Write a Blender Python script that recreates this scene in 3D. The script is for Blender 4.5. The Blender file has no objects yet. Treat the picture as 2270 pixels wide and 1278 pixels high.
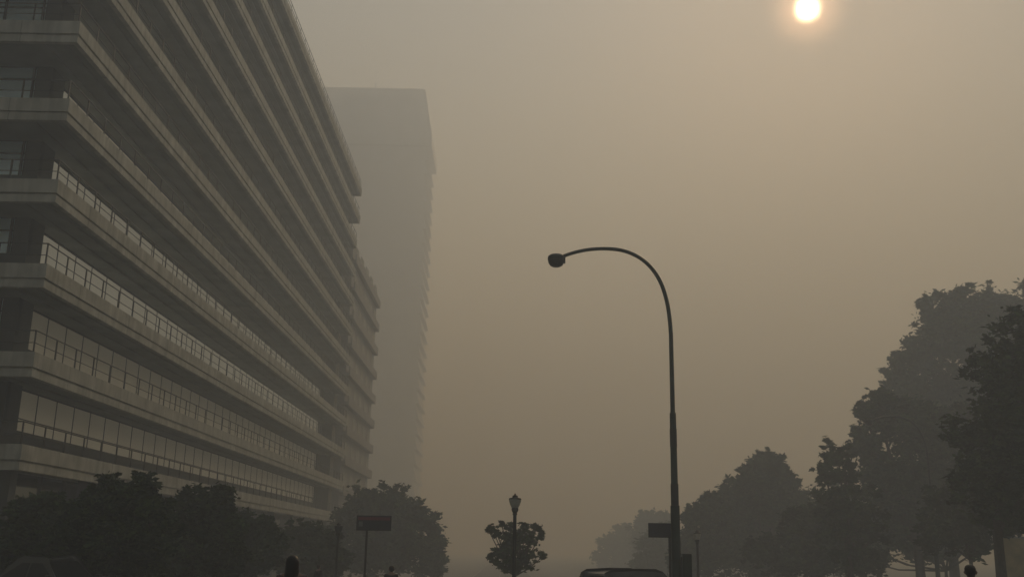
import bpy, bmesh, math, random
import numpy as np
from mathutils import Vector, Matrix, Euler
R = math.radians
random.seed(7); rng = np.random.default_rng(7)
S = bpy.context.scene
COL = S.collection

# ------------------------------------------------------------------ camera, sky, sun, exposure
EYE = 1.65
F, TILT, YAW, ROLL = 2233.07 / 2270.0, 0.2533728, 0.0026418, 0.0168795
cam_data = bpy.data.cameras.new('camera'); cam = bpy.data.objects.new('camera', cam_data); COL.objects.link(cam)
S.camera = cam
cam_data.sensor_width = 36.0; cam_data.lens = 36.0 * F; cam_data.clip_start = 0.05; cam_data.clip_end = 6000
fw = Vector((math.sin(YAW) * math.cos(TILT), math.cos(YAW) * math.cos(TILT), math.sin(TILT)))
rt = Vector((math.cos(YAW), -math.sin(YAW), 0)); up = rt.cross(fw)
r2 = rt * math.cos(ROLL) + up * math.sin(ROLL); u2 = -rt * math.sin(ROLL) + up * math.cos(ROLL)
M = Matrix(((r2.x, u2.x, -fw.x, 0), (r2.y, u2.y, -fw.y, 0), (r2.z, u2.z, -fw.z, EYE), (0, 0, 0, 1)))
cam.matrix_world = M

def at(u, v, Y):
    """world point at depth Y seen at pixel (u, v) of the 2270x1278 photograph"""
    a = (u - 1135) / 2233.07; b = (639 - v) / 2233.07
    d = fw + r2 * a + u2 * b
    return Vector((d.x / d.y * Y, Y, EYE + d.z / d.y * Y))

SUN_AZ, SUN_EL = R(17.98), R(29.06)
sdir = Vector((math.sin(SUN_AZ) * math.cos(SUN_EL), math.cos(SUN_AZ) * math.cos(SUN_EL), math.sin(SUN_EL)))
W = bpy.data.worlds.new('World'); S.world = W; W.use_nodes = True
nt = W.node_tree; nt.nodes.clear(); L = nt.links.new
out = nt.nodes.new('ShaderNodeOutputWorld'); bg = nt.nodes.new('ShaderNodeBackground')
sky = nt.nodes.new('ShaderNodeTexSky'); sky.sky_type = 'NISHITA'; sky.sun_disc = False
sky.sun_elevation = SUN_EL; sky.sun_rotation = SUN_AZ; sky.dust_density = 1.0; sky.air_density = 1.0; sky.ozone_density = 1.0
WARM = nt.nodes.new('ShaderNodeMix'); WARM.data_type = 'RGBA'; WARM.blend_type = 'MULTIPLY'; WARM.inputs[0].default_value = 1.0
WARM.inputs[7].default_value = (.98, 1.0, 1.14, 1)
L(sky.outputs[0], WARM.inputs[6]); L(WARM.outputs[2], bg.inputs[0]); bg.inputs[1].default_value = 0.10
# the sun's own disc with its small bright aureole, seen through the smog
tc = nt.nodes.new('ShaderNodeTexCoord'); dp = nt.nodes.new('ShaderNodeVectorMath'); dp.operation = 'DOT_PRODUCT'
dp.inputs[1].default_value = sdir; L(tc.outputs['Generated'], dp.inputs[0])
ac = nt.nodes.new('ShaderNodeMath'); ac.operation = 'ARCCOSINE'; L(dp.outputs['Value'], ac.inputs[0])
disc = nt.nodes.new('ShaderNodeMapRange'); disc.interpolation_type = 'SMOOTHSTEP'
disc.inputs[1].default_value = R(1.22); disc.inputs[2].default_value = R(0.30); disc.inputs[3].default_value = 0; disc.inputs[4].default_value = 1
L(ac.outputs[0], disc.inputs[0])
aur = nt.nodes.new('ShaderNodeMapRange'); aur.interpolation_type = 'SMOOTHERSTEP'
aur.inputs[1].default_value = R(3.2); aur.inputs[2].default_value = R(0.3); aur.inputs[3].default_value = 0; aur.inputs[4].default_value = 1
L(ac.outputs[0], aur.inputs[0])
pw = nt.nodes.new('ShaderNodeMath'); pw.operation = 'POWER'; pw.inputs[1].default_value = 2.3; L(aur.outputs[0], pw.inputs[0])
e1 = nt.nodes.new('ShaderNodeBackground'); e1.inputs[0].default_value = (1, .97, .92, 1)
m1 = nt.nodes.new('ShaderNodeMath'); m1.operation = 'MULTIPLY'; m1.inputs[1].default_value = 60.0; dw = nt.nodes.new('ShaderNodeMath'); dw.operation = 'POWER'; dw.inputs[1].default_value = 4.0; L(disc.outputs[0], dw.inputs[0]); L(dw.outputs[0], m1.inputs[0]); L(m1.outputs[0], e1.inputs[1])
e2 = nt.nodes.new('ShaderNodeBackground'); e2.inputs[0].default_value = (1, .76, .70, 1)
m2 = nt.nodes.new('ShaderNodeMath'); m2.operation = 'MULTIPLY'; m2.inputs[1].default_value = 5.0; L(pw.outputs[0], m2.inputs[0]); L(m2.outputs[0], e2.inputs[1])
a1 = nt.nodes.new('ShaderNodeAddShader'); a2 = nt.nodes.new('ShaderNodeAddShader')
L(bg.outputs[0], a1.inputs[0]); L(e1.outputs[0], a1.inputs[1]); L(a1.outputs[0], a2.inputs[0]); L(e2.outputs[0], a2.inputs[1])
L(a2.outputs[0], out.inputs[0])

sl = bpy.data.lights.new('sun', 'SUN'); sl.energy = 5.0; sl.angle = R(0.5); sl.color = (1.0, 0.995, 0.985)
so = bpy.data.objects.new('sun', sl); COL.objects.link(so); so.location = (60, 200, 130)
so.rotation_euler = (-sdir).to_track_quat('-Z', 'Y').to_euler()
S.view_settings.view_transform = 'Standard'; S.view_settings.look = 'None'; S.view_settings.gamma = 1.0
S.view_settings.exposure = -0.35
S.cycles.max_bounces = 6; S.cycles.diffuse_bounces = 3; S.cycles.glossy_bounces = 3; S.cycles.volume_bounces = 3
S.cycles.transparent_max_bounces = 8; S.cycles.use_denoising = True; S.cycles.caustics_reflective = False
S.cycles.sample_clamp_indirect = 4.0

# ------------------------------------------------------------------ materials
def mat(name, col, rough=.7, metal=0., var=.15, scale=3.0, spec=.4, col2=None, bump=0.0):
    m = bpy.data.materials.new(name); m.use_nodes = True; n = m.node_tree; b = n.nodes['Principled BSDF']
    b.inputs['Roughness'].default_value = rough; b.inputs['Metallic'].default_value = metal
    b.inputs['Specular IOR Level'].default_value = spec
    t = n.nodes.new('ShaderNodeTexCoord'); z = n.nodes.new('ShaderNodeTexNoise'); z.inputs['Scale'].default_value = scale
    z.inputs['Detail'].default_value = 5; n.links.new(t.outputs['Object'], z.inputs['Vector'])
    r = n.nodes.new('ShaderNodeValToRGB'); n.links.new(z.outputs['Fac'], r.inputs[0])
    c2 = col2 or tuple(c * (1 + var) for c in col); c1 = tuple(c * (1 - var) for c in col)
    r.color_ramp.elements[0].position = .32; r.color_ramp.elements[1].position = .68
    r.color_ramp.elements[0].color = (*c1, 1); r.color_ramp.elements[1].color = (*c2, 1)
    n.links.new(r.outputs[0], b.inputs['Base Color'])
    if bump:
        bp = n.nodes.new('ShaderNodeBump'); bp.inputs['Strength'].default_value = bump; bp.inputs['Distance'].default_value = .02
        n.links.new(z.outputs['Fac'], bp.inputs['Height']); n.links.new(bp.outputs[0], b.inputs['Normal'])
    return m

CONC = mat('weathered_concrete', (.345, .345, .30), .85, scale=.9, var=.22, bump=.2)
# rain streaks on the concrete: noise stretched along the height
def streak(m, k=.22):
    n = m.node_tree; b = n.nodes['Principled BSDF']; src = b.inputs['Base Color'].links[0].from_socket
    t = n.nodes.new('ShaderNodeTexCoord'); mp = n.nodes.new('ShaderNodeMapping'); mp.inputs['Scale'].default_value = (1.4, 1.4, .12)
    z = n.nodes.new('ShaderNodeTexNoise'); z.inputs['Scale'].default_value = 2.2; z.inputs['Detail'].default_value = 6
    n.links.new(t.outputs['Object'], mp.inputs[0]); n.links.new(mp.outputs[0], z.inputs['Vector'])
    mr = n.nodes.new('ShaderNodeMapRange'); mr.inputs[1].default_value = .35; mr.inputs[2].default_value = .65
    mr.inputs[3].default_value = 1 - k; mr.inputs[4].default_value = 1 + k * .5; n.links.new(z.outputs['Fac'], mr.inputs[0])
    x = n.nodes.new('ShaderNodeVectorMath'); x.operation = 'SCALE'; n.links.new(src, x.inputs[0]); n.links.new(mr.outputs[0], x.inputs[3])
    n.links.new(x.outputs[0], b.inputs['Base Color'])
streak(CONC)
def joints(m, step=6.36):
    n = m.node_tree; b = n.nodes['Principled BSDF']; src = b.inputs['Base Color'].links[0].from_socket
    t = n.nodes.new('ShaderNodeTexCoord'); sp = n.nodes.new('ShaderNodeSeparateXYZ'); n.links.new(t.outputs['Object'], sp.inputs[0]); prev = src
    for ax in ('X', 'Y'):
        sh = n.nodes.new('ShaderNodeMath'); sh.operation = 'ADD'; sh.inputs[1].default_value = 2.73
        d = n.nodes.new('ShaderNodeMath'); d.operation = 'DIVIDE'; d.inputs[1].default_value = step; n.links.new(sp.outputs[ax], sh.inputs[0]); n.links.new(sh.outputs[0], d.inputs[0])
        f = n.nodes.new('ShaderNodeMath'); f.operation = 'FRACT'; n.links.new(d.outputs[0], f.inputs[0])
        g = n.nodes.new('ShaderNodeMath'); g.operation = 'GREATER_THAN'; g.inputs[1].default_value = .008; n.links.new(f.outputs[0], g.inputs[0])
        q = n.nodes.new('ShaderNodeMapRange'); q.inputs[3].default_value = .5; q.inputs[4].default_value = 1; n.links.new(g.outputs[0], q.inputs[0])
        x = n.nodes.new('ShaderNodeVectorMath'); x.operation = 'SCALE'; n.links.new(prev, x.inputs[0]); n.links.new(q.outputs[0], x.inputs[3]); prev = x.outputs[0]
    n.links.new(prev, b.inputs['Base Color'])
joints(CONC)
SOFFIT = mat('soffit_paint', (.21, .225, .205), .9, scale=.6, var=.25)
BLOCKM = mat('block_render', (.26, .25, .24), .9, scale=.4, var=.1)
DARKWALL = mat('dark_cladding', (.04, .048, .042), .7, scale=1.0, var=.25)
DARKMETAL = mat('dark_metal', (.02, .02, .018), .65, .0, scale=4, spec=.2)
POLE = mat('green_pole_paint', (.010, .024, .018), .45, .0, scale=5, var=.35, spec=.3)
POLEDARK = mat('dark_pole_band', (.02, .018, .016), .5, .0, scale=5, var=.3)
IRON = mat('cast_iron_paint', (.02, .024, .02), .5, .2, scale=6)
LANTERN = mat('frosted_lantern', (.34, .35, .31), .45, scale=6)
ASPH = mat('asphalt', (.05, .049, .047), .9, scale=12, var=.3, bump=.4)
PAVE = mat('pavement_slabs', (.13, .125, .115), .85, scale=5, var=.2, bump=.2)
SOIL = mat('grassy_ground', (.03, .038, .02), .95, scale=1.2, var=.35)
KERB = mat('kerb_stone', (.28, .27, .25), .8, scale=6)
PAINT = mat('road_paint', (.6, .6, .56), .7, scale=8, var=.2)
BARK = mat('bark', (.045, .038, .03), .95, scale=6, var=.35, bump=.6)
LEAF_A = mat('leaves_deep', (.020, .044, .017), .8, scale=.9, var=.5, spec=.15)
LEAF_B = mat('leaves_light', (.045, .08, .026), .8, scale=.9, var=.4, spec=.15)
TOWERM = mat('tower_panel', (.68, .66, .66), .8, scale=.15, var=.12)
HAIR = mat('black_hair', (.008, .007, .007), .5, scale=40)
SKIN = mat('skin', (.19, .13, .10), .6, scale=8, var=.05)
def glassmat(name, col, rough, metal):
    return mat(name, col, rough, metal, var=.06, scale=.35, spec=.8)
GLASS = glassmat('sky_glow_blind_glazing', (.66, .64, .56), .22, .15)
# added glow stands in for bright sky reflected in the glass strips
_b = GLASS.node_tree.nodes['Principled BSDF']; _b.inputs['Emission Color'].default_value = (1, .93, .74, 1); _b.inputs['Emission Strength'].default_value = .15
GLASSU = glassmat('faint_glow_blind_glazing', (.54, .52, .42), .3, .05)
_b = GLASSU.node_tree.nodes['Principled BSDF']; _b.inputs['Emission Color'].default_value = (1, .9, .68, 1); _b.inputs['Emission Strength'].default_value = .05  # weaker copy of that painted sky glow, for the two lowest storeys
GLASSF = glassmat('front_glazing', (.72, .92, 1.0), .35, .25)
GLASSD = glassmat('dim_glazing', (.16, .18, .17), .1, 1.0)
BLACKGL = mat('car_glass', (.012, .014, .015), .3, .0, spec=.12, scale=2)
RUBBER = mat('rubber', (.015, .015, .015), .9, scale=10)
CHROME = mat('chrome', (.55, .55, .53), .12, 1.0, scale=5, var=.05)

# ------------------------------------------------------------------ helpers
class MB:
    def __init__(s): s.v = []; s.f = []; s.mi = []
    def face(s, idx, m=0): s.f.append(tuple(idx)); s.mi.append(m)
    def box(s, x0, x1, y0, y1, z0, z1, m=0, mtx=None):
        if x0 > x1: x0, x1 = x1, x0
        if y0 > y1: y0, y1 = y1, y0
        if z0 > z1: z0, z1 = z1, z0
        b = len(s.v)
        ps = [Vector(p) for p in ((x0, y0, z0), (x1, y0, z0), (x1, y1, z0), (x0, y1, z0), (x0, y0, z1), (x1, y0, z1), (x1, y1, z1), (x0, y1, z1))]
        if mtx: ps = [mtx @ p for p in ps]
        s.v += ps
        for q in ((0, 3, 2, 1), (4, 5, 6, 7), (0, 1, 5, 4), (1, 2, 6, 5), (2, 3, 7, 6), (3, 0, 4, 7)): s.face([b + i for i in q], m)
        return s
    def prism(s, poly, axis_fn, a0, a1, m=0):
        """poly of 2-D points swept from a0 to a1; axis_fn(p, a) -> 3-D"""
        b = len(s.v); n = len(poly)
        s.v += [Vector(axis_fn(p, a0)) for p in poly] + [Vector(axis_fn(p, a1)) for p in poly]
        for i in range(n): s.face([b + i, b + (i + 1) % n, b + n + (i + 1) % n, b + n + i], m)
        s.face([b + i for i in reversed(range(n))], m); s.face([b + n + i for i in range(n)], m)
        return s
    def tube(s, pts, rad, seg=10, m=0, caps=True):
        pts = [Vector(p) for p in pts]; n = len(pts)
        if not hasattr(rad, '__len__'): rad = [rad] * n
        b = len(s.v); ref = None
        for i, p in enumerate(pts):
            d = (pts[min(i + 1, n - 1)] - pts[max(i - 1, 0)])
            if d.length < 1e-9: d = Vector((0, 0, 1))
            d.normalize()
            if ref is None: ref = d.orthogonal().normalized()
            else:
                ref = ref - d * ref.dot(d)
                ref = ref.normalized() if ref.length > 1e-6 else d.orthogonal().normalized()
            o = d.cross(ref)
            for k in range(seg):
                t = 2 * math.pi * k / seg
                s.v.append(p + (ref * math.cos(t) + o * math.sin(t)) * rad[i])
        for i in range(n - 1):
            for k in range(seg):
                k2 = (k + 1) % seg
                s.face([b + i * seg + k, b + i * seg + k2, b + (i + 1) * seg + k2, b + (i + 1) * seg + k], m)
        if caps:
            s.face([b + k for k in reversed(range(seg))], m); s.face([b + (n - 1) * seg + k for k in range(seg)], m)
        return s
    def lathe(s, prof, c, seg=16, m=0):
        c = Vector(c); b = len(s.v); n = len(prof)
        for r, z in prof:
            for k in range(seg):
                t = 2 * math.pi * k / seg; s.v.append(c + Vector((r * math.cos(t), r * math.sin(t), z)))
        for i in range(n - 1):
            for k in range(seg):
                k2 = (k + 1) % seg
                s.face([b + i * seg + k, b + i * seg + k2, b + (i + 1) * seg + k2, b + (i + 1) * seg + k], m)
        s.face([b + k for k in reversed(range(seg))], m); s.face([b + (n - 1) * seg + k for k in range(seg)], m)
        return s
    def build(s, name, mats, parent=None, smooth=False, bevel=0):
        me = bpy.data.meshes.new(name); me.from_pydata([tuple(p) for p in s.v], [], s.f)
        if not isinstance(mats, (list, tuple)): mats = [mats]
        for m in mats: me.materials.append(m)
        if len(mats) > 1: me.polygons.foreach_set('material_index', s.mi)
        if smooth:
            me.polygons.foreach_set('use_smooth', [True] * len(s.f))
            me.set_sharp_from_angle(angle=R(38))
        me.update()
        o = bpy.data.objects.new(name, me); COL.objects.link(o)
        if bevel:
            bv = o.modifiers.new('bevel', 'BEVEL'); bv.width = bevel; bv.segments = 2 if bevel < .05 else 4; bv.limit_method = 'ANGLE'
        if parent: o.parent = parent
        return o

def tag(o, label=None, cat=None, group=None, kind=None):
    for k, v in (('label', label), ('category', cat), ('group', group), ('kind', kind)):
        if v: o[k] = v
    return o
def thing(name, label, cat, loc=(0, 0, 0), rz=0, group=None):
    o = bpy.data.objects.new(name, None); COL.objects.link(o); o.location = loc; o.rotation_euler = (0, 0, rz)
    o.empty_display_size = .3
    return tag(o, label, cat, group)
def dup(root, loc, rz=0, label=None):
    r = root.copy(); COL.objects.link(r); r.location = loc; r.rotation_euler = (0, 0, rz)
    if label: r['label'] = label
    for ch in list(root.children):
        c = ch.copy(); COL.objects.link(c); c.parent = r
        for g in list(ch.children):
            d = g.copy(); COL.objects.link(d); d.parent = c
    return r
def gz(y):
    """height of the street, which falls gently away from the camera"""
    if y < 6: return 0.0
    if y < 14: return -0.00125 * (y - 6) ** 2
    if y < 170: return -0.08 - 0.02 * (y - 14)
    return -3.2

# ------------------------------------------------------------------ the ground
YS = [-60, -20, 0, 6, 8, 10, 12, 14, 40, 80, 120, 170, 300, 600, 1400]
def strip(name, x0, x1, dz, m, ys=YS, thick=None, y0=-60, y1=1400):
    b = MB(); ys = [y for y in ys if y0 < y < y1]; ys = [y0] + ys + [y1]
    for i, y in enumerate(ys):
        b.v += [Vector((x0, y, gz(y) + dz)), Vector((x1, y, gz(y) + dz))]
        if thick: b.v += [Vector((x0, y, gz(y) + dz - thick)), Vector((x1, y, gz(y) + dz - thick))]
    w = 4 if thick else 2
    for i in range(len(ys) - 1):
        a = i * w; c = a + w
        b.face([a, a + 1, c + 1, c])
        if thick: b.face([a + 2, a, c, c + 2]); b.face([a + 1, a + 3, c + 3, c + 1])
    if thick:
        b.face([0, 2, 3, 1]); e = (len(ys) - 1) * w; b.face([e, e + 1, e + 3, e + 2])
    return tag(b.build(name, m), kind='structure')
strip('ground', -1200, 1200, -.12, SOIL, y0=-400, y1=1400)
strip('road', -5.5, 5.0, 0.0, ASPH)
strip('pavement', 5.15, 17, .13, PAVE, thick=.3)
strip('pavement', -19.5, -5.65, .13, PAVE, thick=.3)
strip('kerb', 5.0, 5.15, .135, KERB, thick=.3); strip('kerb', -5.65, -5.5, .135, KERB, thick=.3)
strip('median_strip', -.75, 1.35, .14, SOIL, y0=18, thick=.3)
strip('kerb', -.9, -.75, .145, KERB, y0=18, thick=.3); strip('kerb', 1.35, 1.5, .145, KERB, y0=18, thick=.3)
mk = MB()
for i in range(9):
    x = -5.1 + i * 1.15
    a = len(mk.v)
    for (xx, yy) in ((x, 13.2), (x + .5, 13.2), (x + .5, 16.4), (x, 16.4)): mk.v.append(Vector((xx, yy, gz(yy) + .006)))
    mk.face([a, a + 1, a + 2, a + 3])
for x in (-3.2, 3.2):
    for k in range(14):
        y = 22 + k * 8; a = len(mk.v)
        for (xx, yy) in ((x, y), (x + .12, y), (x + .12, y + 3), (x, y + 3)): mk.v.append(Vector((xx, yy, gz(yy) + .006)))
        mk.face([a, a + 1, a + 2, a + 3])
tag(mk.build('road_marking', PAINT), kind='structure')

# ------------------------------------------------------------------ the terraced office building
X0, Y0, Y1, HS = -20.225, 42.5, 127.5, 3.9133
Z1 = EYE + 3.9385
XG, YG = X0 - 3.0, 47.1          # glass line of the long side, and where it starts
YF = 45.7                         # front wall
XB = -52.0
def office():
    root = thing('office_building', 'long concrete office block with eleven rows of overhanging terraces, railings and glass walls', 'office building', (X0, Y0, gz(Y0)))
    off = Vector((X0, Y0, gz(Y0)))
    def fin(b, name, m, parent=root, smooth=False):
        if parent is root: b.v = [Vector(p) - off for p in b.v]
        else: b.v = [Vector(p) - off for p in b.v]
        return b.build(name, m, parent, smooth)
    gbase = gz(Y1) - .6
    for k in range(12):
        z = Z1 + k * HS; y1 = Y1 + (1.6 if k >= 10 else 0)
        zt = z
        b = MB()
        # floor plate between fascia and building
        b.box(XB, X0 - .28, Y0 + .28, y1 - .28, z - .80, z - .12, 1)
        # fascia: tall upper band, shadow groove, slightly set back lower band (side, front and far end)
        for (ins, za, zb) in ((0, z - .64, z), (.13, z - .735, z - .64), (.035, z - 1.07, z - .735)):
            b.box(X0 - .28, X0 - ins, Y0 + ins, y1 - ins, za, zb, 0)
            b.box(XB, X0 - .28, Y0 + ins, Y0 + .28, za, zb, 0)
            b.box(XB, X0 - .28, y1 - .28, y1 - ins, za, zb, 0)
        # ribs under the plate, parallel to the street
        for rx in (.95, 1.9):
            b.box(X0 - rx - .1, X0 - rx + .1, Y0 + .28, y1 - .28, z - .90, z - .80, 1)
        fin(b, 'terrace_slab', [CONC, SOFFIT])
        if k == 11:
            b = MB().box(XB, X0 - 4, Y0 + 5, y1 - 4, z - .12, z + 1.2); fin(b, 'roof_parapet', CONC)
            b = MB(); 
            for zz in (z + .5, z + .95): b.tube([(X0 - .12, Y0 + .12, zz), (X0 - .12, y1 - .12, zz)], .03, 6)
            for i in range(41): y = Y0 + .12 + i * 2.12; b.tube([(X0 - .12, y, z), (X0 - .12, y, z + .95)], .025, 5)
            fin(b, 'railing', DARKMETAL); break
        # railing along the side and the front
        b = MB(); xr, yr = X0 - .14, Y0 + .14
        for zz, rr in ((z + .95, .032), (z + .42, .02)):
            b.tube([(XB, yr, zz), (xr, yr, zz), (xr, y1 - .14, zz)], rr, 6)
        y = yr
        while y < y1: b.box(xr - .025, xr + .025, y - .035, y + .035, z, z + .95); y += 2.12
        x = xr - 2.12
        while x > XB: b.box(x - .035, x + .035, yr - .025, yr + .025, z, z + .95); x -= 2.12
        fin(b, 'railing', DARKMETAL)
        # dark sill wall under the glazing, corner column, header
        zs = z + 1.08; zh = z + 3.05; cz = z + HS - .80
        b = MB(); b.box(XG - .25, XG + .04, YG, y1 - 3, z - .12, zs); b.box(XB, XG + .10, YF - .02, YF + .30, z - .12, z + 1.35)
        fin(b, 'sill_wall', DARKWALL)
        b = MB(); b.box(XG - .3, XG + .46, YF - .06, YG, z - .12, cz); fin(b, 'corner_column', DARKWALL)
        # glazing of the long side
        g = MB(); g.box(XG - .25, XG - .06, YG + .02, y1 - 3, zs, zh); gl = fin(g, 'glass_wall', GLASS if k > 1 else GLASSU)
        b = MB()
        b.box(XG - .2, XG + .03, YG, y1 - 3, zh, cz); b.box(XG - .05, XG + .02, YG, y1 - 3, zs, zs + .06)
        y = YG + .62; i = 0
        while y < y1 - 3:
            b.box(XG - .06, XG - .03, y - .03, y + .03, zs + .06, zh); y += 2.17
        b.box(XG - .06, XG + .025, YG, y1 - 3, zs + .62, zs + .655) if k % 3 == 0 else None
        b.box(XG - .3, XG + .1, y1 - 3, y1 - 1.2, z - .12, cz)
        fin(b, 'window_frame', DARKMETAL, gl)
        # glazing of the front
        g = MB(); g.box(XB, XG + .20, YF + .06, YF + .28, z + 1.35, z + 3.1); gw = fin(g, 'front_window', GLASSF)
        b = MB(); b.box(XB, XG + .46, YF + .02, YF + .3, z + 3.1, cz); b.box(XG + .20, XG + .46, YF, YF + .28, z + 1.35, z + 3.1)
        x = XG - .45; i = 0
        while x > XB: b.box(x - .06, x + .06, YF, YF + .07, z + 1.35, z + 3.1); x -= (1.9, 1.1)[i % 2]; i += 1
        b.box(XB, XG + .2, YF + .01, YF + .07, z + 2.45, z + 2.51)
        fin(b, 'window_frame', DARKMETAL, gw)
    # solid core behind the glazing
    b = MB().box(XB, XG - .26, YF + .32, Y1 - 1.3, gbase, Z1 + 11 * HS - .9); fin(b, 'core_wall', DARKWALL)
    # ground floor: shop windows between square columns
    g = MB().box(XG - .24, XG - .05, YF, Y1 - 2, gbase + .4, Z1 - .8); gl = fin(g, 'glass_wall', GLASSD)
    b = MB()
    for i in range(30): y = YF + i * 2.8; b.box(XG - .05, XG + .03, y - .06, y + .06, gbase + .4, Z1 - .8)
    fin(b, 'window_frame', DARKMETAL, gl)
    for i in range(11):
        y = Y0 + .9 + i * 8.3
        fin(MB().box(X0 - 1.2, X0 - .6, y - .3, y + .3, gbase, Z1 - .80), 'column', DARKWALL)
    # stair tower at the far end
    b = MB().box(XB, X0 - 1.6, Y1 - 1.15, Y1 + 1.2, gbase, Z1 + 9 * HS); fin(b, 'end_wall', DARKWALL)
    return root
office()

# ------------------------------------------------------------------ second block beyond it, same street line
def block2():
    ya, yb = 133.0, 160.0; xf = -21.0; off = Vector((xf, ya, gz(ya)))
    root = thing('apartment_block', 'dark hazy mid-rise block with balconies between the long terraced office and the tower', 'apartment block', off)
    top = at(815, 556, 140).z - 1.2; n = int((top - EYE - 3.0) / 3.9) + 1
    def fin(b, name, m, parent=root):
        b.v = [Vector(p) - off for p in b.v]; return b.build(name, m, parent)
    fin(MB().box(-45, xf - .6, ya, yb - .3, -4.5, top), 'wall', BLOCKM)
    fin(MB().box(-42, xf - 3, ya + 2, yb - 12, top, top + 1.6), 'roof_room', DARKWALL)
    for k in range(n):
        z = EYE + 3.0 + k * 3.9
        b = MB(); b.box(-45.2, xf, ya - .2, yb, z - .45, z); b.box(xf - .14, xf, ya - .2, yb, z, z + .75); b.box(-45.2, xf - .14, yb - .14, yb, z, z + .75)
        fin(b, 'balcony', BLOCKM)
        for j in range(5):
            y = ya + 2.5 + j * 5.2
            fin(MB().box(xf - .63, xf - .54, y, y + 2.8, z + .9, z + 2.7), 'window', CONC)
block2()

# ------------------------------------------------------------------ tower with the flared head
def tower():
    Yt = 385.0; x1 = at(943, 325, 385.0).x + .5; x0 = x1 - 64.0; q = 1.21; off = Vector((x1, Yt, gz(Yt)))
    root = thing('tower_block', 'pale high-rise tower with a flared head and saw-tooth floor edges, faded by smog', 'tower', off)
    def fin(b, name, m, parent=root):
        b.v = [Vector(p) - off for p in b.v]; return b.build(name, m, parent)
    zc = at(943, 325, Yt).z; zt = at(943, 200, Yt).z
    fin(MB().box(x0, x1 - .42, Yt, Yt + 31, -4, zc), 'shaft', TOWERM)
    # each storey flares outwards to its floor edge
    h = 5.85; n = int((zc + 4) / h)
    for k in range(n):
        zb = zc - (k + 1) * h; o = 1.5
        b = MB(); a = 0
        lo = [(x0 - .2, Yt - .1), (x1 + o * .7, Yt - .1), (x1 + o * .7, Yt + 31 + o), (x0 - .2, Yt + 31 + o)]
        hi = [(x0, Yt - .02), (x1 - .40, Yt - .02), (x1 - .40, Yt + 31.02), (x0, Yt + 31.02)]
        b.v = [Vector((x, y, zb)) for x, y in lo] + [Vector((x, y, zb + h - .12)) for x, y in hi]
        for q in ((0, 3, 2, 1), (4, 5, 6, 7), (0, 1, 5, 4), (1, 2, 6, 5), (2, 3, 7, 6), (3, 0, 4, 7)): b.face(q)
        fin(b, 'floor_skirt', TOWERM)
    # head: flares out to the right as it comes down
    b = MB(); d = Yt + 32
    xa, xb = at(943, 200, Yt).x, at(958, 300, Yt).x; zm = at(958, 300, Yt).z
    sec = [(xa, zt), (xb, zm), (xb, zc + .15), (x0 - 2, zc + .15), (x0 - 2, zm), (x0, zt)]
    b.prism(sec, lambda p, a: (p[0], a, p[1]), Yt - 1.2, d)
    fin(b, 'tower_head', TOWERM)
    fin(MB().tube([at(833, 199, Yt + 10), at(833, 184, Yt + 10)], .25, 5), 'antenna', DARKMETAL)
    fin(MB().box(x0 + 6, x0 + 30, Yt + 6, Yt + 20, zt, zt + .9), 'roof_room', TOWERM)
tower()

# ------------------------------------------------------------------ trees
def leaves_mesh(name, cl, n_per, leaf, parent, flat=.75):
    """cl: (cx, cy, cz, r) clumps; leaf-sized faces scattered through them"""
    C = np.array(cl); w = (C[:, 3] / C[:, 3].mean()) ** 1.7; cnt = np.maximum(5, (n_per * w / w.mean())).astype(int)
    idx = np.repeat(np.arange(len(C)), cnt); N = len(idx)
    d = rng.normal(size=(N, 3)); d /= np.linalg.norm(d, axis=1)[:, None]
    rr = np.minimum(np.abs(rng.normal(0, .55, N)) + .12 * rng.random(N), 1.5)[:, None] * C[idx, 3][:, None]
    p = C[idx, :3] + d * rr * np.array([1, 1, flat])
    s = leaf * (.6 + .8 * rng.random(N))[:, None]
    a = rng.normal(size=(N, 3)); a[:, 2] *= .45; a /= np.linalg.norm(a, axis=1)[:, None]
    b = rng.normal(size=(N, 3)); b -= (a * b).sum(1)[:, None] * a; b /= np.linalg.norm(b, axis=1)[:, None]
    v = np.empty((N, 4, 3)); v[:, 0] = p - a * s; v[:, 1] = p + b * s * .42; v[:, 2] = p + a * s; v[:, 3] = p - b * s * .42
    me = bpy.data.meshes.new(name); me.vertices.add(N * 4); me.vertices.foreach_set('co', v.ravel())
    me.loops.add(N * 4); me.loops.foreach_set('vertex_index', np.arange(N * 4)); me.polygons.add(N)
    me.polygons.foreach_set('loop_start', np.arange(N) * 4); me.polygons.foreach_set('loop_total', np.full(N, 4))
    me.materials.append(LEAF_A); me.materials.append(LEAF_B)
    tone = rng.random(len(C)); mi = (rng.random(N) < np.where(tone[idx] > .6, .65, .12)).astype(np.int32)
    me.polygons.foreach_set('material_index', mi); me.update(calc_edges=True); me.validate()
    o = bpy.data.objects.new(name, me); COL.objects.link(o); o.parent = parent
    return o

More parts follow.
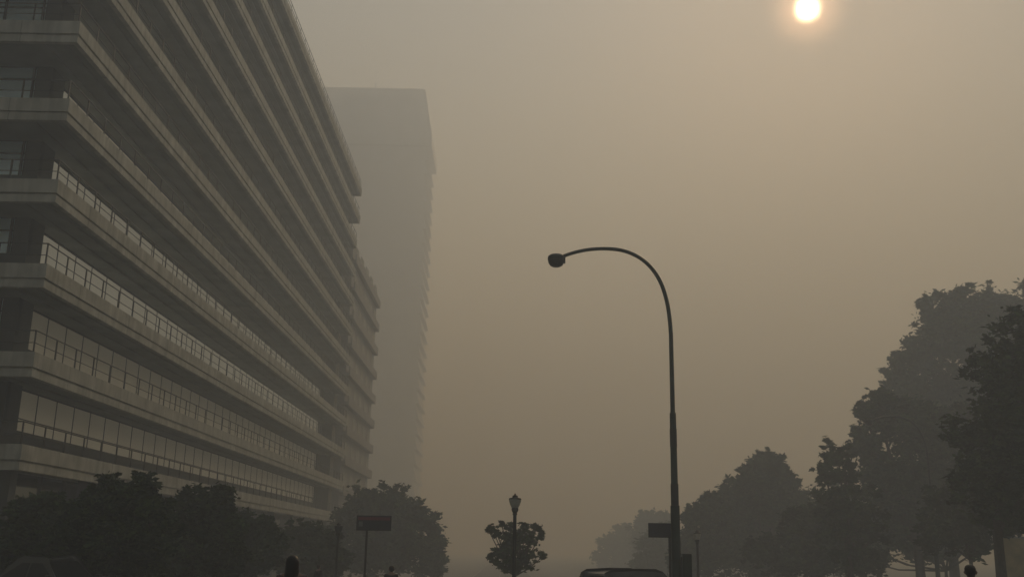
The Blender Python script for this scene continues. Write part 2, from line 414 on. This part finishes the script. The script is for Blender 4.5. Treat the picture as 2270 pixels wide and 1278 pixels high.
def tree(label, Y, lobes, trunk_u, leaf=.22, n_per=110, ncl=26, cr=.34, group=None, name='broadleaf_tree', fill=15, trunk_r=None, deep=.55, base_x=None, cat='tree', flat=.75):
    """lobes: (u, v, r) in photograph pixels at depth Y, turned into world-size masses of the crown"""
    base = at(trunk_u, 1200, Y); bx = base.x if base_x is None else base_x; bz = gz(Y) + (.0)
    root = thing(name, label, cat, (bx, Y, bz), group=group); off = Vector((bx, Y, bz))
    cl = []; cents = []
    for (u, v, r) in lobes:
        c = at(u, v, Y) - off; rw = r / 2233.07 * Y * .95
        c.y += random.uniform(-1, 1) * rw * deep; cents.append((c, rw))
        k = max(6, int(ncl))
        for i in range(k):
            d = Vector(rng.normal(size=3)).normalized(); q = c + d * rw * (.74 + .30 * random.random())
            cl.append((q.x, q.y, q.z, rw * cr * random.uniform(.35, 1.2)))
            if i % 2:
                q = c + d * rw * random.uniform(.98, 1.16)
                cl.append((q.x, q.y, q.z, rw * cr * random.uniform(.25, .5)))
        for i in range(fill):
            d = Vector(rng.normal(size=3)).normalized() * random.random() ** .5 * .6; q = c + d * rw
            cl.append((q.x, q.y, q.z, rw * .5))
    leaves_mesh('crown', cl, n_per, leaf, root, flat)
    top = max(c.z for c, r in cents); tr = trunk_r or max(.09, top * .022)
    fork = Vector((random.uniform(-.1, .1), 0, max(.8, min(c.z - r * .6 for c, r in cents) * .5 + top * .14)))
    b = MB(); b.tube([(0, 0, -.15), (0, 0, .15), (fork.x * .5, 0, fork.z * .5), fork], [tr * 1.5, tr * 1.1, tr * .9, tr * .8], 8)
    for c, r in cents:
        mid = fork.lerp(c, .5) + Vector((0, 0, -.12 * (c - fork).length * .5))
        b.tube([fork, mid, c, c + (c - fork) * .05 + Vector((0, 0, r * .15))], [tr * .6, tr * .42, tr * .22, tr * .06], 5)
        for j in range(4):
            d = Vector(rng.normal(size=3)).normalized() * r * .75; d.z = abs(d.z) * .7
            b.tube([mid.lerp(c, .6), c + d * .5, c + d], [tr * .2, tr * .12, tr * .03], 4)
    b.build('trunk', BARK, root, True)
    return root

GR = 'street trees on the park side'; GL = 'small trees in front of the office terraces'
# right side, near to far
tree('dark near tree at the far right edge, in front of the tallest crown', 44,
     [(2255, 830, 110), (2225, 960, 100), (2300, 760, 90), (2290, 1010, 120), (2200, 1075, 85), (2340, 900, 120), (2255, 1130, 60)], 2212, .15, 120, 34, group=GR)
tree('tallest tree on the right, pale rounded top high above the others', 100,
     [(2120, 684, 62), (2195, 684, 66), (2260, 700, 72), (2080, 735, 60), (2045, 785, 48), (2150, 780, 88), (2230, 800, 90), (2005, 838, 46), (1995, 890, 60),
      (2070, 870, 85), (2150, 900, 80), (2240, 920, 90), (2060, 960, 80), (2150, 1010, 90), (1990, 800, 22), (2050, 672, 18)], 2110, .30, 90, 30, group=GR, trunk_r=.5)
tree('broad dark green tree leaning out below the pale tallest crown', 78,
     [(1945, 918, 50), (1925, 985, 46), (2000, 940, 62), (2080, 975, 80), (2170, 960, 80), (2250, 930, 80), (1975, 1060, 72), (2070, 1080, 90), (2170, 1070, 90), (2255, 1040, 90),
      (1990, 1150, 65), (2080, 1170, 62), (1903, 960, 18), (1915, 905, 20)], 2036, .22, 100, 30, group=GR, trunk_r=.4)
tree('small airy tree with see-through crown, left of the tallest tree', 66,
     [(1860, 1005, 40), (1828, 1040, 24), (1880, 1050, 34), (1850, 1110, 50), (1900, 1130, 58), (1870, 1190, 58), (1935, 1190, 40)], 1880, .17, 60, 26, group=GR, cr=.26, fill=3)
tree('tree with pointed top beside the gap of sky, second from the tallest', 96,
     [(1696, 1014, 22), (1665, 1050, 34), (1725, 1028, 22), (1750, 1068, 24), (1640, 1090, 40), (1700, 1095, 44), (1760, 1110, 34), (1600, 1115, 34), (1620, 1150, 55),
      (1690, 1165, 62), (1770, 1165, 55), (1800, 1220, 50), (1700, 1235, 60), (1670, 1120, 50), (1730, 1130, 50), (1640, 1200, 55), (1745, 1210, 60), (1688, 1040, 32), (1712, 1050, 36), (1672, 1066, 34), (1735, 1058, 26), (1655, 1075, 30), (1700, 1070, 42)], 1700, .22, 80, 26, group=GR)
tree('low tree sloping down behind the tall curved lamp post', 92,
     [(1568, 1118, 30), (1535, 1140, 28), (1590, 1160, 44), (1540, 1190, 44), (1590, 1230, 55), (1640, 1220, 45), (1530, 1240, 46)], 1570, .22, 80, 26, group=GR)
tree('broad low tree between the airy tree and the small lamp', 74,
     [(1820, 1140, 50), (1770, 1180, 50), (1840, 1220, 60), (1760, 1250, 50), (1700, 1230, 45), (1900, 1235, 50)], 1800, .2, 80, 26, group=GR)
tree('dark leafy tree low at the right behind the dark near tree', 58,
     [(2120, 1120, 70), (2180, 1090, 70), (2090, 1180, 50), (2160, 1180, 52), (2225, 1120, 60)], 2145, .18, 90, 28, group=GR)
tree('deep shaded tree closing the gap between the pointed tree and the tallest one', 104,
     [(1660, 1160, 50), (1730, 1150, 45), (1800, 1130, 50), (1860, 1120, 60), (1640, 1230, 55), (1740, 1235, 60), (1840, 1200, 65), (1910, 1190, 60)], 1760, .26, 70, 24, group=GR, fill=20)
tree('low dark tree deep under the tallest crown', 90,
     [(1960, 1160, 50), (2030, 1150, 60), (2110, 1150, 60), (2190, 1140, 60), (2260, 1120, 60), (1920, 1215, 42), (2080, 1195, 45), (2150, 1190, 45), (1895, 1235, 45), (1945, 1222, 40), (2040, 1205, 42)], 2090, .22, 80, 24, group=GR, fill=20)
# far avenue
tree('faint far tree with flat top, right part of the hazy pair beyond the car', 210,
     [(1440, 1150, 28), (1480, 1155, 28), (1420, 1185, 34), (1470, 1200, 45), (1440, 1240, 45), (1500, 1230, 40)], 1460, .45, 50, 22, group='far avenue trees')
tree('nearer hazy tree just behind the hanging road sign', 140,
     [(1440, 1205, 34), (1480, 1190, 34), (1425, 1245, 30), (1470, 1245, 45), (1510, 1215, 40)], 1465, .3, 50, 22, group='far avenue trees')
tree('faintest far tree stepping down to the road, left of the hazy pair', 250,
     [(1380, 1180, 26), (1352, 1205, 26), (1395, 1215, 36), (1335, 1235, 24), (1370, 1250, 40)], 1365, .5, 50, 22, group='far avenue trees')
# left side
tree('dark round tree in front of the lower terraces, first large one from the left corner', 33,
     [(250, 1102, 50), (318, 1092, 46), (205, 1130, 46), (345, 1138, 46), (270, 1160, 80), (200, 1200, 70), (330, 1210, 70), (270, 1250, 70)], 285, .11, 90, 34, group=GL)
tree('dark tree at the very left edge, its top touching the lowest terrace', 36,
     [(60, 1150, 60), (130, 1140, 50), (20, 1200, 60), (100, 1210, 60), (150, 1200, 50), (60, 1260, 50)], 80, .12, 80, 30, group=GL)
tree('second dark round tree from the left in front of the terraces', 39,
     [(435, 1115, 42), (480, 1118, 40), (400, 1150, 42), (455, 1170, 66), (500, 1180, 40), (420, 1230, 60), (490, 1240, 50)], 450, .12, 80, 34, group=GL)
tree('lower greyish tree between the second round tree and the long black hair', 48,
     [(545, 1160, 36), (585, 1175, 32), (530, 1200, 46), (590, 1220, 50), (540, 1250, 44)], 560, .13, 80, 26, group=GL)
tree('small hazy tree behind the left lamp post', 62,
     [(650, 1180, 32), (690, 1185, 34), (630, 1220, 40), (690, 1235, 50), (735, 1205, 36), (740, 1250, 40)], 690, .16, 70, 24, group=GL)
tree('wide pale tree under the tower, behind the left road sign', 92,
     [(850, 1108, 42), (800, 1120, 44), (895, 1125, 40), (770, 1160, 46), (850, 1170, 60), (930, 1160, 42), (950, 1205, 38), (900, 1220, 62), (800, 1230, 62), (960, 1250, 30), (740, 1230, 40)], 860, .24, 80, 28, group=GL)
# young tree on the median, thin and ragged
tree('young ragged tree on the median behind the globe lamp', 48,
     [(1120, 1190, 26), (1165, 1188, 28), (1100, 1178, 12), (1188, 1172, 12), (1140, 1215, 34), (1108, 1230, 20), (1180, 1230, 22), (1150, 1245, 26), (1120, 1250, 20), (1090, 1168, 7), (1196, 1190, 8), (1130, 1166, 10), (1082, 1172, 5), (1160, 1164, 8), (1185, 1165, 6), (1200, 1182, 5), (1112, 1160, 6), (1204, 1232, 6), (1086, 1232, 7), (1150, 1200, 30)], 1145, .10, 15, 14,
     cr=.62, fill=4, flat=.42, base_x=.42, trunk_r=.07)

# ------------------------------------------------------------------ tall curved street lamp
def curved_lamp(label, loc):
    """local frame: base at origin, arm reaching towards -X; 12 m tall"""
    root = thing('street_lamp', label, 'street lamp', loc, group='tall curved street lamps')
    Yl = 32.0; b0 = Vector((at(1500, 1278, Yl).x, Yl, gz(Yl) + .13))
    def P(u, v): q = at(u, v, Yl) - b0; return Vector((q.x, 0, q.z))
    zz = lambda v: P(1495, v).z
    b = MB(); b.lathe([(.30, -.05), (.30, .05), (.19, .09), (.17, .5), (.145, .55), (.143, zz(1120)), (.118, zz(1119)), (.116, zz(1072)), (.108, zz(1071)), (.104, zz(990)), (.1, zz(915)), (.075, zz(914)), (.068, zz(740))], (0, 0, 0), 16)
    b.build('pole', POLE, root, True)
    for va, vb, r in ((1120, 1072, .122), (990, 950, .112)):
        MB().lathe([(r, zz(va)), (r, zz(vb))], (0, 0, 0), 16).build('pole_band', POLEDARK, root, True)
    pts = [(1487, 742), (1484, 705), (1478, 668), (1467, 632), (1451, 603), (1430, 580), (1405, 564), (1375, 554), (1340, 551), (1305, 553), (1275, 559), (1250, 567)]
    w = [P(u, v) for u, v in pts]; dx = w[0].x; w = [Vector((q.x - dx * (1 - i / 11), 0, q.z)) for i, q in enumerate(w)]
    # smooth the bend with a Catmull-Rom spline
    s = []; n = len(w)
    for i in range(n - 1):
        p0, p1, p2, p3 = w[max(i - 1, 0)], w[i], w[i + 1], w[min(i + 2, n - 1)]
        for j in range(4):
            t = j / 4; s.append(.5 * ((2 * p1) + (-p0 + p2) * t + (2 * p0 - 5 * p1 + 4 * p2 - p3) * t * t + (-p0 + 3 * p1 - 3 * p2 + p3) * t ** 3))
    s.append(w[-1]); MB().tube(s, [.068 - .012 * i / len(s) for i in range(len(s))], 12).build('arm', POLE, root, True)
    c = P(1233, 578)
    hd = thing_part('lamp_head', root)
    b = MB(); b.lathe([(.05, .215), (.21, .20), (.27, .15), (.285, .08), (.28, .02)], c, 20); b.tube([c + Vector((.2, 0, .13)), w[-1] + Vector((.03, 0, .0))], [.07, .06], 8)
    b.box(c.x + .22, c.x + .30, -.07, .07, c.z - .07, c.z + .09)
    o = b.build('lamp_head', POLE, root, True)
    MB().lathe([(.27, .02), (.26, -.06), (.21, -.15), (.12, -.2), (.03, -.21)], c, 20).build('lamp_glass', LANTERN_D, o, True)
    return root
def thing_part(a, b): return None
LANTERN_D = mat('dirty_lamp_glass', (.035, .042, .042), .3, scale=5, spec=.4)
bl = at(1500, 1278, 32.0)
lamp = curved_lamp('tall green street lamp with long curved arm standing against the open sky', (bl.x, 32.0, gz(32) + .13))
far = at(1912, 931, 67)
l2 = dup(lamp, (far.x + 4.15, 67, gz(67) + .13), 0, 'tall curved street lamp almost lost against the dark trees on the right')
# control box on the mast
c = at(1520, 1226, 31.95)
t = thing('control_box', 'green metal control box strapped to the right of the tall curved lamp mast', 'control box', (bl.x + .145, 32.0, c.z - 1.0))
MB().box(.03, .31, -.14, .14, 0, 1.0).build('cabinet', POLE, t, bevel=.012)
MB().box(.045, .295, -.155, -.141, .03, .97).build('door', POLE, t, bevel=.005)
b = MB()
for z in (.2, .8): b.tube([(.29 - .145 + .0 - .29 + .15 * math.cos(a) , .15 * math.sin(a), z) for a in [i * math.pi / 8 for i in range(17)]], .012, 4)
b.box(.0, .03, -.05, .05, .1, .9)
b.build('bracket', DARKMETAL, t)

# ------------------------------------------------------------------ globe lamps
def post_lamp(label, loc, h, glass=None):
    root = thing('post_lamp', label, 'street lamp', loc, group='low lantern lamp posts')
    MB().lathe([(.17, 0), (.17, .12), (.12, .2), (.10, .7), (.075, .78), (.062, 1.0), (.055, h - .62), (.075, h - .60), (.075, h - .57), (.06, h - .55)], (0, 0, 0), 14).build('pole', IRON, root, True)
    MB().lathe([(.06, h - .55), (.085, h - .52), (.11, h - .46), (.105, h - .40)], (0, 0, 0), 14).build('lantern_holder', IRON, root, True)
    MB().lathe([(.10, h - .40), (.15, h - .31), (.19, h - .19), (.20, h - .13)], (0, 0, 0), 12).build('lantern', glass or LANTERN, root, True)
    MB().lathe([(.205, h - .13), (.19, h - .09), (.09, h - .07), (.085, h - .01), (.04, h + .01), (.015, h + .06)], (0, 0, 0), 14).build('lantern_cap', IRON, root, True)
    return root
c = at(1142, 1097, 33); pl = post_lamp('dark lantern lamp post on the median in front of the young tree', (c.x, 33, gz(33) + .14), c.z - gz(33) - .14)
c = at(751, 1160, 46); post_lamp('lantern lamp post on the left pavement beside the road sign', (c.x, 46, gz(46) + .13), c.z - gz(46) - .13, LANTERN_D)
c = at(1545, 1176, 50); post_lamp('faint lantern lamp post with pale glass right of the tall curved lamp', (c.x, 50, gz(50) + .13), c.z - gz(50) - .13)

# ------------------------------------------------------------------ road signs
SIGNB = mat('sign_dark_blue', (.012, .018, .03), .6, scale=3); SIGNR = mat('sign_red', (.13, .02, .035), .6, scale=3); SIGNW = mat('sign_faded_white', (.10, .12, .11), .6, scale=3)
SIGNG = mat('sign_slate', (.025, .028, .045), .6, scale=3)
def road_sign(label, Y, tl, br, pu, two=False, rz=0):
    a = at(*tl, Y); d = at(*br, Y); px = at(pu, br[1], Y).x; g = gz(Y) + .13
    t = thing('road_sign', label, 'road sign', (px, Y, g)); w0, w1 = a.x - px, d.x - px; z1, z0 = a.z - g, d.z - g
    m = Matrix.Rotation(rz, 4, 'Y') if rz else None
    MB().tube([(0, .06, 0), (0, .06, z0 + .4)], .045, 8).build('pole', IRON, t, True)
    p = MB().box(w0, w1, -.02, .015, z0, z1).build('sign_board', SIGNB if two else SIGNG, t, bevel=.006)
    b = MB(); e = .03
    for q in ((w0 - e, w1 + e, z1, z1 + e), (w0 - e, w1 + e, z0 - e, z0), (w0 - e, w0, z0, z1), (w1, w1 + e, z0, z1)): b.box(q[0], q[1], -.03, .02, q[2], q[3])
    b.build('sign_frame', DARKMETAL, p)
    if two:
        MB().box(w0 + .02, w1 - .02, -.027, -.021, z1 - .22 * (z1 - z0) - .03, z1 - .02).build('red_strip', SIGNR, p)
        MB().box(w0 + .06, w0 + .06 + .3 * (z1 - z0), -.027, -.021, z0 + .25 * (z1 - z0), z0 + .62 * (z1 - z0)).build('pale_panel', SIGNW, p)
    b = MB()
    for z in (z0 + .12, z0 + .35): b.box(-.07, .07, .015, .11, z - .02, z + .02)
    b.build('bracket', DARKMETAL, p)
    return t
road_sign('dark rectangular road sign with red top strip on a thin pole, left of the median', 40, (793, 1143), (865, 1174), 813, True)
road_sign('slate blue road sign partly hidden behind the tall curved lamp mast', 35, (1439, 1160), (1500, 1189), 1485)

# ------------------------------------------------------------------ people
def skinned(name, verts, edges, radii, m, parent, sub=2, root_i=0):
    me = bpy.data.meshes.new(name); me.from_pydata([tuple(v) for v in verts], edges, [])
    o = bpy.data.objects.new(name, me); COL.objects.link(o)
    sk = o.modifiers.new('skin', 'SKIN'); sk.use_smooth_shade = True
    for i, r in enumerate(radii):
        d = me.skin_vertices[0].data[i]; d.radius = (r, r) if not isinstance(r, tuple) else r; d.use_root = (i == root_i)
    s = o.modifiers.new('sub', 'SUBSURF'); s.levels = sub; s.render_levels = sub
    dg = bpy.context.evaluated_depsgraph_get(); em = bpy.data.meshes.new_from_object(o.evaluated_get(dg))
    bpy.data.objects.remove(o); em.name = name; em.materials.clear(); em.materials.append(m)
    n = bpy.data.objects.new(name, em); COL.objects.link(n)
    if parent: n.parent = parent
    return n
def person(label, loc, rz, h, top_m, leg_m, hair='short', stride=.16, bag=False):
    root = thing('person', label, 'person', loc, rz); k = h / 1.70
    V = lambda *a: Vector(a) * k
    st = stride
    v = [V(0, 0, .95), V(0, 0, 1.12), V(0, .0, 1.30), V(0, 0, 1.43), V(0, -.01, 1.50),   # pelvis..neck
         V(.09, 0, .90), V(.10, -st * .6, .50), V(.10, -st, .09), V(.10, -st - .12, .04),
         V(-.09, 0, .90), V(-.10, st * .35, .50), V(-.10, st + .06, .12), V(-.10, st - .04, .05),
         V(.17, 0, 1.40), V(.22, .05, 1.13), V(.23, -.02, .90), V(-.17, 0, 1.40), V(-.22, -.03, 1.13), V(-.23, -.12, .92)]
    e = [(0, 1), (1, 2), (2, 3), (3, 4), (0, 5), (5, 6), (6, 7), (7, 8), (0, 9), (9, 10), (10, 11), (11, 12), (3, 13), (13, 14), (14, 15), (3, 16), (16, 17), (17, 18)]
    r = [.125, .115, .13, .085, .05, .085, .058, .038, .035, .085, .058, .038, .035, .055, .042, .028, .055, .042, .028]
    r = [x * k for x in r]
    # fingers and thumb at both hands
    def hand(i, s):
        w = v[i]; p = w + V(0, -.01, -.07); v.append(p); e.append((i, len(v) - 1)); r.append(.03 * k); pi = len(v) - 1
        for j, L_ in enumerate((.055, .065, .06, .045)):
            q = p + V(0, (-.028 + j * .018), -.035); v.append(q); r.append(.009 * k); e.append((pi, len(v) - 1))
            v.append(q + V(-s * .012, 0, -L_)); r.append(.007 * k); e.append((len(v) - 2, len(v) - 1))
        v.append(p + V(-s * .01, -.035, .01)); r.append(.011 * k); e.append((pi, len(v) - 1)); v.append(p + V(-s * .015, -.055, -.03)); r.append(.008 * k); e.append((len(v) - 2, len(v) - 1))
    nb = len(v); vb, eb, rb = list(v), list(e), list(r)
    hand(15, 1); hand(18, -1)
    # head as part of the same surface chain
    v.append(V(0, -.02, 1.56)); r.append(.075 * k); e.append((4, len(v) - 1)); v.append(V(0, -.015, 1.625)); r.append(.078 * k); e.append((len(v) - 2, len(v) - 1))
    body = skinned('body', v, e, r, SKIN, root)
    # face: nose, ears, eyes
    b = MB(); b.tube([V(0, -.085, 1.60), V(0, -.112, 1.565), V(0, -.09, 1.555)], [.008 * k, .014 * k, .01 * k], 6)
    for s in (-1, 1): b.tube([V(s * .078, .0, 1.615), V(s * .088, .005, 1.59), V(s * .078, 0, 1.56)], [.01 * k, .016 * k, .008 * k], 6)
    b.build('face_features', SKIN, root, True)
    b = MB()
    for s in (-1, 1): b.lathe([(.002, -.007 * k), (.011 * k, 0), (.002, .007 * k)], V(s * .03, -.088, 1.61), 8)
    b.tube([V(-.022, -.092, 1.525), V(0, -.097, 1.523), V(.022, -.092, 1.525)], .004 * k, 5)
    b.build('eyes_and_mouth', HAIR, root, True)
    # clothes follow the body
    t_i = [0, 1, 2, 3, 13, 14, 15, 16, 17, 18]
    mp = {a: i for i, a in enumerate(t_i)}
    vv = [vb[a].copy() for a in t_i]; vv[mp[15]] = vb[14].lerp(vb[15], .85); vv[mp[18]] = vb[17].lerp(vb[18], .85)
    skinned('jacket', vv, [(mp[a], mp[c_]) for a, c_ in eb if a in mp and c_ in mp], [rb[a] + .018 * k for a in t_i], top_m, root)
    t_i = [0, 5, 6, 7, 9, 10, 11]; mp = {a: i for i, a in enumerate(t_i)}
    skinned('trousers', [vb[a] for a in t_i], [(mp[a], mp[c_]) for a, c_ in eb if a in mp and c_ in mp], [rb[a] + .014 * k for a in t_i], leg_m, root)
    for i in (7, 11):
        p = vb[i]; b = MB(); b.tube([p + V(0, .03, -.05), p + V(0, -.06, -.055), p + V(0, -.15, -.06)], [.035 * k, .042 * k, .028 * k], 8)
        b.build('shoe', RUBBER, root, True)
    hv = [V(0, .02, 1.63), V(0, .04, 1.57), V(0, .045, 1.50)]; hr = [.088, .082, .05]
    if hair == 'long': hv = [V(0, .012, 1.632), V(0, .03, 1.56), V(0, .05, 1.46), V(0, .065, 1.34), V(0, .075, 1.22)]; hr = [.098, .108, .112, .112, .07]
    b = MB()
    if hair == 'long': prof = [(.0, 1.725), (.035, 1.72), (.066, 1.70), (.088, 1.665), (.098, 1.62), (.10, 1.56), (.103, 1.48), (.108, 1.40), (.10, 1.30), (.07, 1.20), (.01, 1.16)]; cy = .022
    else: prof = [(.0, 1.712), (.04, 1.706), (.07, 1.685), (.088, 1.65), (.09, 1.61), (.078, 1.56), (.05, 1.525), (.01, 1.51)]; cy = .022
    b.lathe([(r_ * k, z_ * k) for r_, z_ in reversed(prof)], (0, cy * k, 0), 20)
    b.v = [Vector((p.x * (1.0 if hair == 'long' else .95), p.y * 1.12, p.z)) for p in b.v]
    b.build('hair', HAIR, root, True)
    return root
def cloth(name, c): return mat(name, c, .9, scale=12, var=.15)
def put(u, v, Y): p = at(u, v, Y); return p, p.z - gz(Y)
MP = cloth('pink_cloth', (.09, .062, .062)); MD = cloth('dark_cloth', (.02, .022, .026)); MB_ = cloth('grey_blue_cloth', (.05, .055, .06)); MJ = cloth('denim', (.03, .04, .06))
p, h = put(650, 1233, 14.2); person('woman with long black hair and pink top seen from behind, closest figure on the road', (p.x, 14.2, gz(14.2)), math.pi, h, MP, MD, 'long')
p, h = put(707, 1251, 44); person('small dark pedestrian on the far left pavement near the lamp post', (p.x, 44, gz(44) + .13), math.pi * .8, h - .13, MD, MD)
p, h = put(868, 1253, 31); person('dark clothed pedestrian below the red-striped road sign', (p.x, 31, gz(31)), 3.4, h, MD, MJ)
p, h = put(2150, 1251, 14.5); person('black-haired person under the trees at the far right', (p.x, 14.5, gz(14.5) + .13), 2.6, h - .13, MD, MJ)

OCHRE = mat('ochre_plaster', (.34, .27, .13), .9, scale=1.5, var=.25)
w0 = at(1900, 1236, 66); zt_ = at(2250, 1192, 66).z; gb = gz(66)
t = thing('boundary_wall', 'ochre plastered wall glimpsed beneath the dark crowns at the right edge', 'wall', (w0.x, 66, gb))
MB().box(9.2, 40, 0, .25, 0, zt_ - gb).build('wall_panel', OCHRE, t)
MB().box(9.1, 40, -.05, .3, zt_ - gb, zt_ - gb + .12).build('coping', CONC, t)

# ------------------------------------------------------------------ cars
def car(label, loc, rz, paint, Lc=4.0, Wc=1.72, Hc=1.5, kind='hatch'):
    root = thing('parked_car' if kind == 'sedan' else 'car', label, 'car', loc, rz); w = Wc / 2
    # lower body: side profile lofted with tumblehome; front is +X
    hl = Lc / 2; zb = .22; zw = .88 * Hc / 1.5
    low = [(-hl, .38), (-hl + .03, zb + .05), (-hl + .5, zb), (hl - .5, zb), (hl - .02, zb + .08), (hl, .5), (hl - .06, .68), (hl - .25, .78), (hl * .42, zw + .02), (-hl + .3, zw + .04), (-hl + .04, zw - .08), (-hl - .02, .6)]
    b = MB(); n = len(low)
    ys = [(-w, .93, .03), (-w + .1, 1.0, 0), (w - .1, 1.0, 0), (w, .93, .03)]
    for (y, sx, dz) in ys:
        for (x, z) in low: b.v.append(Vector((x * (.985 if abs(y) > w - .05 else 1), y, z + (dz if z < .4 else -dz))))
    for j in range(3):
        for i in range(n): b.face([j * n + i, j * n + (i + 1) % n, (j + 1) * n + (i + 1) % n, (j + 1) * n + i])
    b.face(list(reversed(range(n)))); b.face([3 * n + i for i in range(n)])
    b.build('body', paint, root, True, bevel=.03)
    # cabin
    if kind == 'sedan': cb = [(hl * .40, zw), (hl * .06, Hc - .04), (-hl * .05, Hc), (-hl * .35, Hc - .02), (-hl * .48, Hc - .08), (-hl * .80, zw + .03)]
    else: cb = [(hl * .42, zw), (hl * .10, Hc - .07), (-hl * .02, Hc - .01), (-hl * .4, Hc), (-hl * .78, Hc - .04), (-hl * .86, Hc - .10), (-hl * .96, zw)]
    n = len(cb); b = MB(); wi = w - .06
    def ring(y_low, y_top):
        return [Vector((x, (y_low if z < zw + .05 else y_top * (1 - .0 * z)), z)) for x, z in cb]
    A = ring(-wi, -wi + .17); B = ring(wi, wi - .17)
    # roof panel and pillars
    b.v = A + B
    for i in range(n - 1):
        b.face([i, i + 1, n + i + 1, n + i], 0)
    b.face(list(range(n)), 0); b.face([n + i for i in reversed(range(n))], 0)
    b.build('cabin', paint, root, True, bevel=.09)
    # glass: windscreen, rear, sides, set just proud of the cabin shell
    def quad(name, pts, t=.006):
        q = MB(); pts = [Vector(p) for p in pts]; nn = (pts[1] - pts[0]).cross(pts[2] - pts[0]).normalized()
        cc = sum(pts, Vector()) / len(pts)
        if nn.dot(cc - Vector((0, 0, 1.0))) < 0: nn = -nn
        q.v = [p + nn * t for p in pts] + [p - nn * .01 for p in pts]; m_ = len(pts)
        q.face(list(range(m_))); q.face([m_ + i for i in reversed(range(m_))])
        for i in range(m_): q.face([i, (i + 1) % m_, m_ + (i + 1) % m_, m_ + i])
        return q.build(name, BLACKGL, root)
    def inset(i, j, s=.10, e=.07):
        p = [A[i], A[j], B[j], B[i]]; c_ = sum(p, Vector()) / 4
        return [q.lerp(c_, .11) for q in p]
    quad('windscreen', inset(0, 1)); quad('rear_window', inset(n - 2, n - 1))
    zt = Hc - .13; 
    for ring_, s in ((A, -1), (B, 1)):
        yl, yt = s * (wi + .0), s * (wi - .17)
        def pt(x, z): f = (z - zw) / (Hc - zw); return (x, yl + (yt - yl) * f, z)
        xf0, xf1 = cb[0][0] - .16, cb[1][0] - .05; xr0, xr1 = cb[-1][0] + .14, cb[-2][0] + .12
        xm = (xf1 + xr1) / 2
        quad('side_window', [pt(xf0, zw + .06), pt(xf1, zt), pt(xm + .04, zt), pt(xm + .04, zw + .06)])
        quad('side_window', [pt(xm - .04, zw + .06), pt(xm - .04, zt), pt(xr1, zt), pt(xr0, zw + .06)])
        MB().box(xf0 - .05, xf0 + .12, s * (w + .01), s * (w + .18), zw + .03, zw + .17).build('door_mirror', paint, root, bevel=.03)
    for x in (-hl * .62, hl * .64):
        for s in (-1, 1):
            q = MB(); prof = [(.12, -.1), (.27, -.11), (.31, -.08), (.32, 0), (.31, .08), (.27, .11), (.12, .1)]
            q.lathe([(a, z) for a, z in prof], (0, 0, 0), 22); q.v = [Vector((p.x + x, s * (w - .09) + p.z, p.y + .32)) for p in q.v]
            wh = q.build('wheel', RUBBER, root, True)
            q = MB(); q.lathe([(.02, .115), (.17, .105), (.2, .112), (.205, .09)], (0, 0, 0), 18); q.v = [Vector((p.x + x, s * (w - .09 + p.z * 1.02), p.y + .32)) for p in q.v]
            q.build('rim', CHROME, wh, True)
    for s in (-1, 1):
        MB().box(hl - .16, hl + .005, s * (w - .42), s * (w - .1), .58, .70).build('headlight', LANTERN, root, bevel=.02)
        MB().box(-hl - .03, -hl + .1, s * (w - .26), s * (w - .08), .62, .84).build('tail_light', SIGNR, root, bevel=.02)
    MB().box(hl - .05, hl + .02, -w + .1, w - .1, .28, .42).build('bumper', RUBBER, root, bevel=.02)
    MB().box(-hl - .05, -hl + .05, -w + .1, w - .1, .30, .46).build('bumper', RUBBER, root, bevel=.02)
    return root
CARG = mat('dark_grey_car_paint', (.035, .037, .038), .3, .3, scale=4, spec=.6)
CARB = mat('dark_green_car_paint', (.03, .036, .032), .28, .4, scale=4, spec=.6)
car('dark grey car crossing the street below the slate sign, only its roof showing', (4.0, 30.0, gz(30)), R(28), CARG, 3.9, 1.72, 1.51)
cc = at(128, 1260, 31.0); car('dark green saloon car parked under the small trees at the far left', (cc.x, 31.0, gz(31) + .13), R(-24), CARB, 4.1, 1.66, at(128, 1237, 31.0).z - gz(31) - .13, 'sedan')

# dark blue shop sign on the ground floor at the left edge
c0 = at(0, 1105, 45.2); c1 = at(62, 1150, 45.2)
t = thing('shop_sign', 'very dark blue panel under the lowest terrace at the left edge', 'sign', (c0.x - 2.5, 45.2, c1.z))
MB().box(0, c1.x - c0.x + 2.5, -.06, .06, 0, c0.z - c1.z).build('sign_board', SIGNB, t, bevel=.01)
MB().box(.3, .4, -.05, .05, gz(45.2) - c1.z, 0).build('post', DARKMETAL, t); MB().box(3.2, 3.3, -.05, .05, gz(45.2) - c1.z, 0).build('post', DARKMETAL, t)

# ------------------------------------------------------------------ the smog
HX = 1300
hz = MB().box(-HX, HX, -420, 1450, -5.2, 260.0)
hm = bpy.data.materials.new('smog'); hm.use_nodes = True; n = hm.node_tree; n.nodes.clear()
o = n.nodes.new('ShaderNodeOutputMaterial'); v = n.nodes.new('ShaderNodeVolumePrincipled')
v.inputs['Color'].default_value = (.62, .703, .822, 1); v.inputs['Absorption Color'].default_value = (.53, .35, 0, 1); v.inputs['Density'].default_value = .0063; v.inputs['Anisotropy'].default_value = .33
n.links.new(v.outputs[0], o.inputs['Volume'])
tag(hz.build('haze', hm), kind='stuff')
